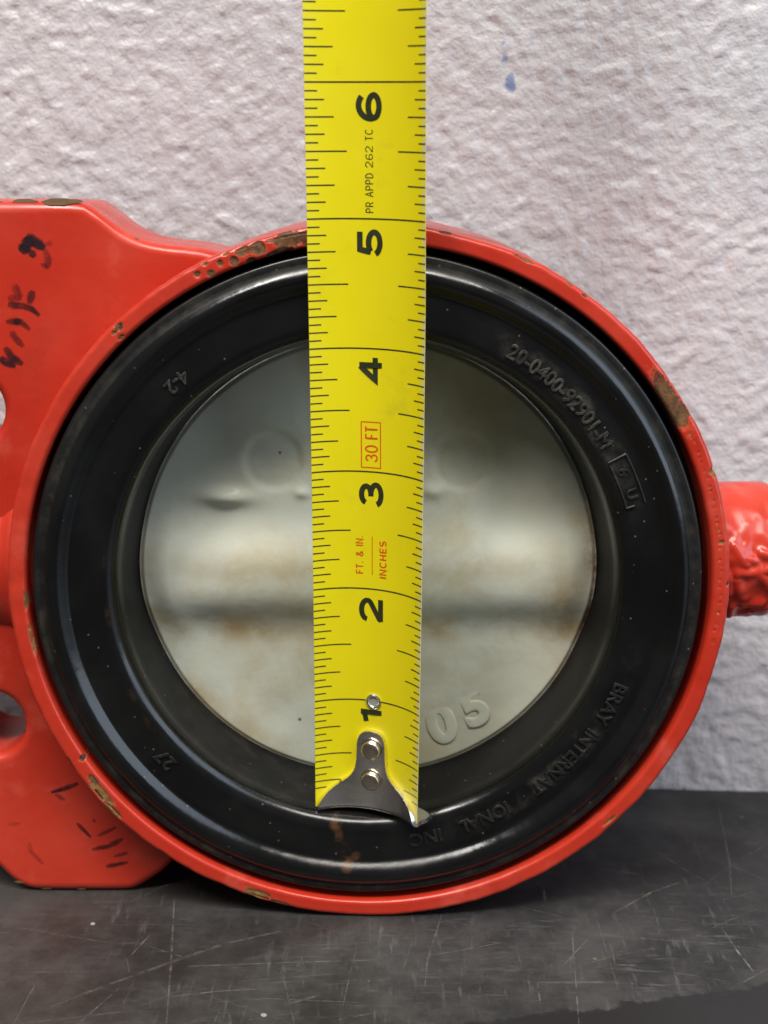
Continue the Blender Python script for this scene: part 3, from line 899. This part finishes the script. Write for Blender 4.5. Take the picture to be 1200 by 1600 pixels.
E = [1.0 if abs(abs(s)-HALF) < .9 else 0.0 for t in ts for s in ss]*2
E = [e*.55 if s < 0 else e for e, s in zip(E, [s for t in ts for s in ss]*2)]
blade.data.color_attributes.new('edge', 'FLOAT_COLOR', 'POINT').data.foreach_set('color', [c for e in E for c in (e, 0, 0, 1)])

# graduation marks
V = []; F = []
def mark(t, s0, s1, wd):
    k = max(2, int(abs(s1-s0)/.8)+1); base = len(V)
    for i in range(k+1):
        s = s0+(s1-s0)*i/k
        V.append(tp(s, t-wd/2, .03)); V.append(tp(s, t+wd/2, .03))
    for i in range(k): b = base+2*i; F.append((b, b+2, b+3, b+1))
for q in range(3, 16*7+5):
    t = q*IN/16
    if q % 16 == 0: mark(t, -HALF, HALF, .30); continue
    if q % 8 == 0: l, r = 8.0, 7.0
    elif q % 4 == 0: l, r = 5.6, 4.7
    elif q % 2 == 0: l, r = 3.8, 3.0
    else: l, r = 2.5, 2.0
    mark(t, -HALF, -HALF+l, .27); mark(t, HALF-r, HALF, .27)
gm = mesh_obj('graduation_marks', V, F, PRINT, blade, smooth=False)
def arc(cx, cy, rx, ry, a0, a1, n=14):
    return [(cx+rx*math.cos(rad(a0+(a1-a0)*k/n)), cy+ry*math.sin(rad(a0+(a1-a0)*k/n))) for k in range(n+1)]
GLYPH = {                                                  # width, pen strokes in a box one unit high
    '0': (.8, [arc(.4, .5, .36, .47, 90, 450, 28)]), '1': (.6, [[(.42, 0), (.42, 1)], [(.42, .93), (.30, .80), (.08, .74)]]),
    '2': (.9, [arc(.45, .70, .36, .26, 178, -38, 18)+[(.12, .14), (.06, .04)], [(.03, .07), (.87, .07)]]),
    '3': (.9, [arc(.43, .73, .31, .21, 172, -90, 18)[0:]+[(.36, .52)], arc(.43, .285, .37, .235, 90, -172, 20)]),
    '4': (.95, [[(.60, .97), (.08, .30), (.92, .30)], [(.64, 0), (.64, 1)]]),
    '5': (.9, [[(.82, .93), (.22, .93), (.13, .46)], arc(.44, .31, .37, .25, 140, -170, 20)]),
    '6': (.9, [arc(.46, .30, .36, .23, 0, 360, 24), arc(.50, .42, .42, .51, 48, 190, 16)]),
    'P': (.68, [[(.08, 0), (.08, 1)], [(.08, .96), (.36, .96)]+arc(.36, .71, .26, .25, 90, -90, 10)+[(.08, .46)]]),
    'R': (.70, [[(.08, 0), (.08, 1)], [(.08, .96), (.36, .96)]+arc(.36, .71, .26, .25, 90, -90, 10)+[(.08, .46)], [(.38, .46), (.64, 0)]]),
    'A': (.72, [[(.02, 0), (.36, 1), (.70, 0)], [(.14, .34), (.58, .34)]]),
    'D': (.74, [[(.08, 0), (.08, 1)], [(.08, .96), (.30, .96)]+arc(.30, .5, .36, .46, 90, -90, 14)+[(.08, .04)]]),
    'T': (.66, [[(.33, 0), (.33, 1)], [(.02, .95), (.64, .95)]]), 'C': (.74, [arc(.40, .5, .34, .46, 45, 315, 18)]),
    'F': (.60, [[(.08, 0), (.08, 1)], [(.08, .95), (.58, .95)], [(.08, .5), (.50, .5)]]), 'I': (.18, [[(.09, 0), (.09, 1)]]),
    'N': (.74, [[(.08, 0), (.08, 1), (.66, 0), (.66, 1)]]), 'H': (.72, [[(.08, 0), (.08, 1)], [(.64, 0), (.64, 1)], [(.08, .5), (.64, .5)]]),
    'E': (.62, [[(.08, 0), (.08, 1)], [(.08, .95), (.58, .95)], [(.08, .5), (.54, .5)], [(.08, .05), (.60, .05)]]),
    'S': (.68, [arc(.34, .73, .27, .23, 30, 270, 14)+arc(.34, .27, .28, .23, 90, -150, 14)]), '.': (.2, [[(.1, 0), (.1, .13)]]),
    '&': (.8, [[(.76, 0), (.24, .62)]+arc(.36, .80, .17, .16, 200, -20, 10)+[(.42, .56), (.14, .38)]+arc(.32, .24, .25, .22, 150, 330, 12)+[(.72, .42)]]), ' ': (.38, [])}
def tape_text(name, body, t0, t1, s0, height, mat, pen, gap=.2, lift=.035):
    """printed text climbing the blade from t0 to t1 (inches), baseline at s0 (right), tops to the left"""
    tot = sum(GLYPH[c][0] for c in body)+gap*(len(body)-1)
    ku = (t1-t0)*IN/tot; V = []; F = []; u = 0.0; q = 0
    for c in body:
        wd, strokes = GLYPH[c]
        for st_ in strokes:
            P = [Vector(((u+x)*ku, y*height)) for x, y in st_]
            n = len(P); base = len(V); q += 1
            closed = (P[0]-P[-1]).length < 1e-4
            for i, p in enumerate(P):
                a = P[i-1] if i else (P[n-2] if closed else None); b = P[i+1] if i < n-1 else (P[1] if closed else None)
                d1 = (p-a).normalized() if a is not None else (b-p).normalized()
                d2 = (b-p).normalized() if b is not None else d1
                m_ = Vector((-(d1+d2).y, (d1+d2).x)).normalized(); k = 1/max(.45, m_.dot(Vector((-d1.y, d1.x))))
                for e in (-1, 0, 1):
                    r_ = p+m_*(pen*.5*k*e); V.append(tp(s0-.9-r_.y, t0*IN+r_.x, lift+.0015*(q % 4)))
            for i in range(n-1):
                for j in (0, 1): b_ = base+i*3+j; F.append((b_, b_+1, b_+4, b_+3))
        u += wd+gap
    o = mesh_obj(name, V, F, mat, blade, smooth=False)
    return o
NUM = {1: (.765, .965), 2: (1.695, 1.94), 3: (2.695, 2.935), 4: (3.715, 3.955), 5: (4.70, 4.94), 6: (5.70, 5.945)}
for d, (ta, tb) in NUM.items():
    tape_text('numeral', str(d), ta+.02, tb-.02, 2.95, 4.7, PRINT, 1.12)
tape_text('lettering', 'PR APPD 262 TC', 5.045, 5.66, 1.35, 1.55, PRINT, .17)
tape_text('lettering', '30 FT', 3.085, 3.375, 2.0, 2.65, PRINTRED, .33)
tape_text('lettering', 'FT. & IN.', 2.13, 2.455, -1.2, 1.5, PRINTRED, .24)
tape_text('lettering', 'INCHES', 2.105, 2.425, 3.9, 1.5, PRINTRED, .28)
V = []; F = []
def vline(s, t0, t1, wd):
    base = len(V)
    for t in (t0, t1): V.append(tp(s-wd/2, t, .035)); V.append(tp(s+wd/2, t, .035))
    F.append((base, base+1, base+3, base+2))
vline(-.15, 2.125*IN, 2.455*IN, .16)
mesh_obj('divider_line', V, F, PRINTRED, blade, smooth=False)
V = []; F = []
t0, t1, sa, sb = 3.035*IN, 3.41*IN, -2.35, 1.7
vline(sa, t0, t1, .22); vline(sb, t0, t1, .22); mark(t0, sa-.11, sb+.11, .22); mark(t1, sa-.11, sb+.11, .22)
mesh_obj('printed_box', V, F, PRINTRED, blade, smooth=False)

# end hook: plate on the blade that folds back over the end
path = []                                                 # (t, n, half width)
for t, hw in ((18.6, .6), (18.45, 1.5), (18.1, 2.2), (17.5, 2.8), (16.6, 3.2), (15.4, 3.4), (13.5, 3.45), (11.5, 3.55), (10, 3.8), (9, 4.15), (8.1, 4.7), (7.3, 5.5), (6.6, 6.5), (5.9, 7.6), (5.2, 8.7), (4.4, 9.7), (3.6, 10.6), (2.7, 11.4), (1.8, 12.0), (1.0, 12.3)):
    path.append((t, .95, hw))
for k in range(1, 8):
    a = rad(90*k/7); path.append((1.0-1.6*math.sin(a), .95-1.6*(1-math.cos(a)), 12.35))
for n_, hw in ((-1.2, 12.1), (-2.2, 11.9), (-3.2, 11.8), (-3.9, 11.6), (-4.4, 11.2), (-4.7, 10.6), (-4.85, 9.8)):
    path.append((-.6, n_, hw))
def hook_layer(off):
    L = []
    for i, (t, n_, hw) in enumerate(path):
        a = path[max(i-1, 0)]; b = path[min(i+1, len(path)-1)]
        d = Vector((b[0]-a[0], b[1]-a[1])).normalized(); nn = Vector((d.y, -d.x))
        for j in range(25):
            e = -1+2*j/24
            rr = min(1.0, (1-abs(e))*hw/.35+.0)            # rounded rim
            o_ = off*(math.sqrt(max(0, 1-(1-rr)**2)) if off > .3 else 1)
            s_out = e*hw
            L.append(tp(s_out, t+nn.x*o_, n_+nn.y*o_))
    return L
def hk(off0, off1):
    Va = hook_layer(off0); Vb = hook_layer(off1); n = 25; m = len(path); F = []
    for i in range(m-1):
        for j in range(n-1):
            a = i*n+j; F.append((a, a+1, a+n+1, a+n)); b = m*n+a; F.append((b, b+n, b+n+1, b+1))
    for i in range(m-1):
        for j in (0, n-1):
            a = i*n+j; b = m*n+a; F.append((a, a+n, b+n, b))
    for i in (0, m-1):
        for j in range(n-1):
            a = i*n+j; b = m*n+a; F.append((a, a+1, b+1, b))
    return Va+Vb, F
V, F = hk(-.95, 0.12)
hook = mesh_obj('end_hook', V, F, CHROME, tape)
bm = bmesh.new(); bm.from_mesh(hook.data); bmesh.ops.recalc_face_normals(bm, faces=bm.faces); bm.to_mesh(hook.data); bm.free()
hook.data.set_sharp_from_angle(angle=rad(38))
bv = hook.modifiers.new('bevel', 'BEVEL'); bv.width = .34*MM; bv.segments = 3; bv.limit_method = 'ANGLE'; bv.angle_limit = rad(50)
hook['label'] = 'shiny metal end hook riveted to the blade'

def button(name, s, t, n0, prof, mat, parent, seg=40):
    """turned piece standing on the blade: prof (r, height)"""
    c0 = tp(s, t, n0); up = (tp(s, t, n0+1)-c0).normalized(); ax = TT.copy(); ay = up.cross(ax).normalized()
    V = []; F = []; n = len(prof)
    for i in range(seg):
        a = 2*math.pi*i/seg
        for (r, h) in prof: V.append(c0+ax*(r*math.cos(a))+ay*(r*math.sin(a))+up*h)
    for i in range(seg):
        for j in range(n-1):
            b = ((i+1) % seg)*n; F.append((i*n+j, i*n+j+1, b+j+1, b+j))
    o = mesh_obj(name, V, F, mat, parent)
    bm = bmesh.new(); bm.from_mesh(o.data); bmesh.ops.recalc_face_normals(bm, faces=bm.faces); bm.to_mesh(o.data); bm.free()
    o.data.shade_smooth(); o.data.set_sharp_from_angle(angle=rad(42))
    return o
head = [(2.6, -.4), (2.6, .15), (2.5, .4), (2.25, .5), (2.15, .5), (2.13, 1.0), (2.0, 1.35), (1.7, 1.55), (1.2, 1.62), (.01, 1.63)]
button('rivet', .2, 14.6, .95, head, RIVET, hook)
button('rivet', .2, 7.2, .95, head, RIVET, hook)
eye = [(1.75, -.2), (1.78, .05), (1.72, .3), (1.5, .45), (1.25, .38), (1.05, .12), (1.0, -.1)]
button('eyelet', .2, 25.3, .02, eye, CHROME, blade)
button('eyelet_back', .2, 25.3, .03, [(1.15, .05), (.01, .05)], plain('grey_seen_through', (0.34, 0.34, 0.31), .5), blade)
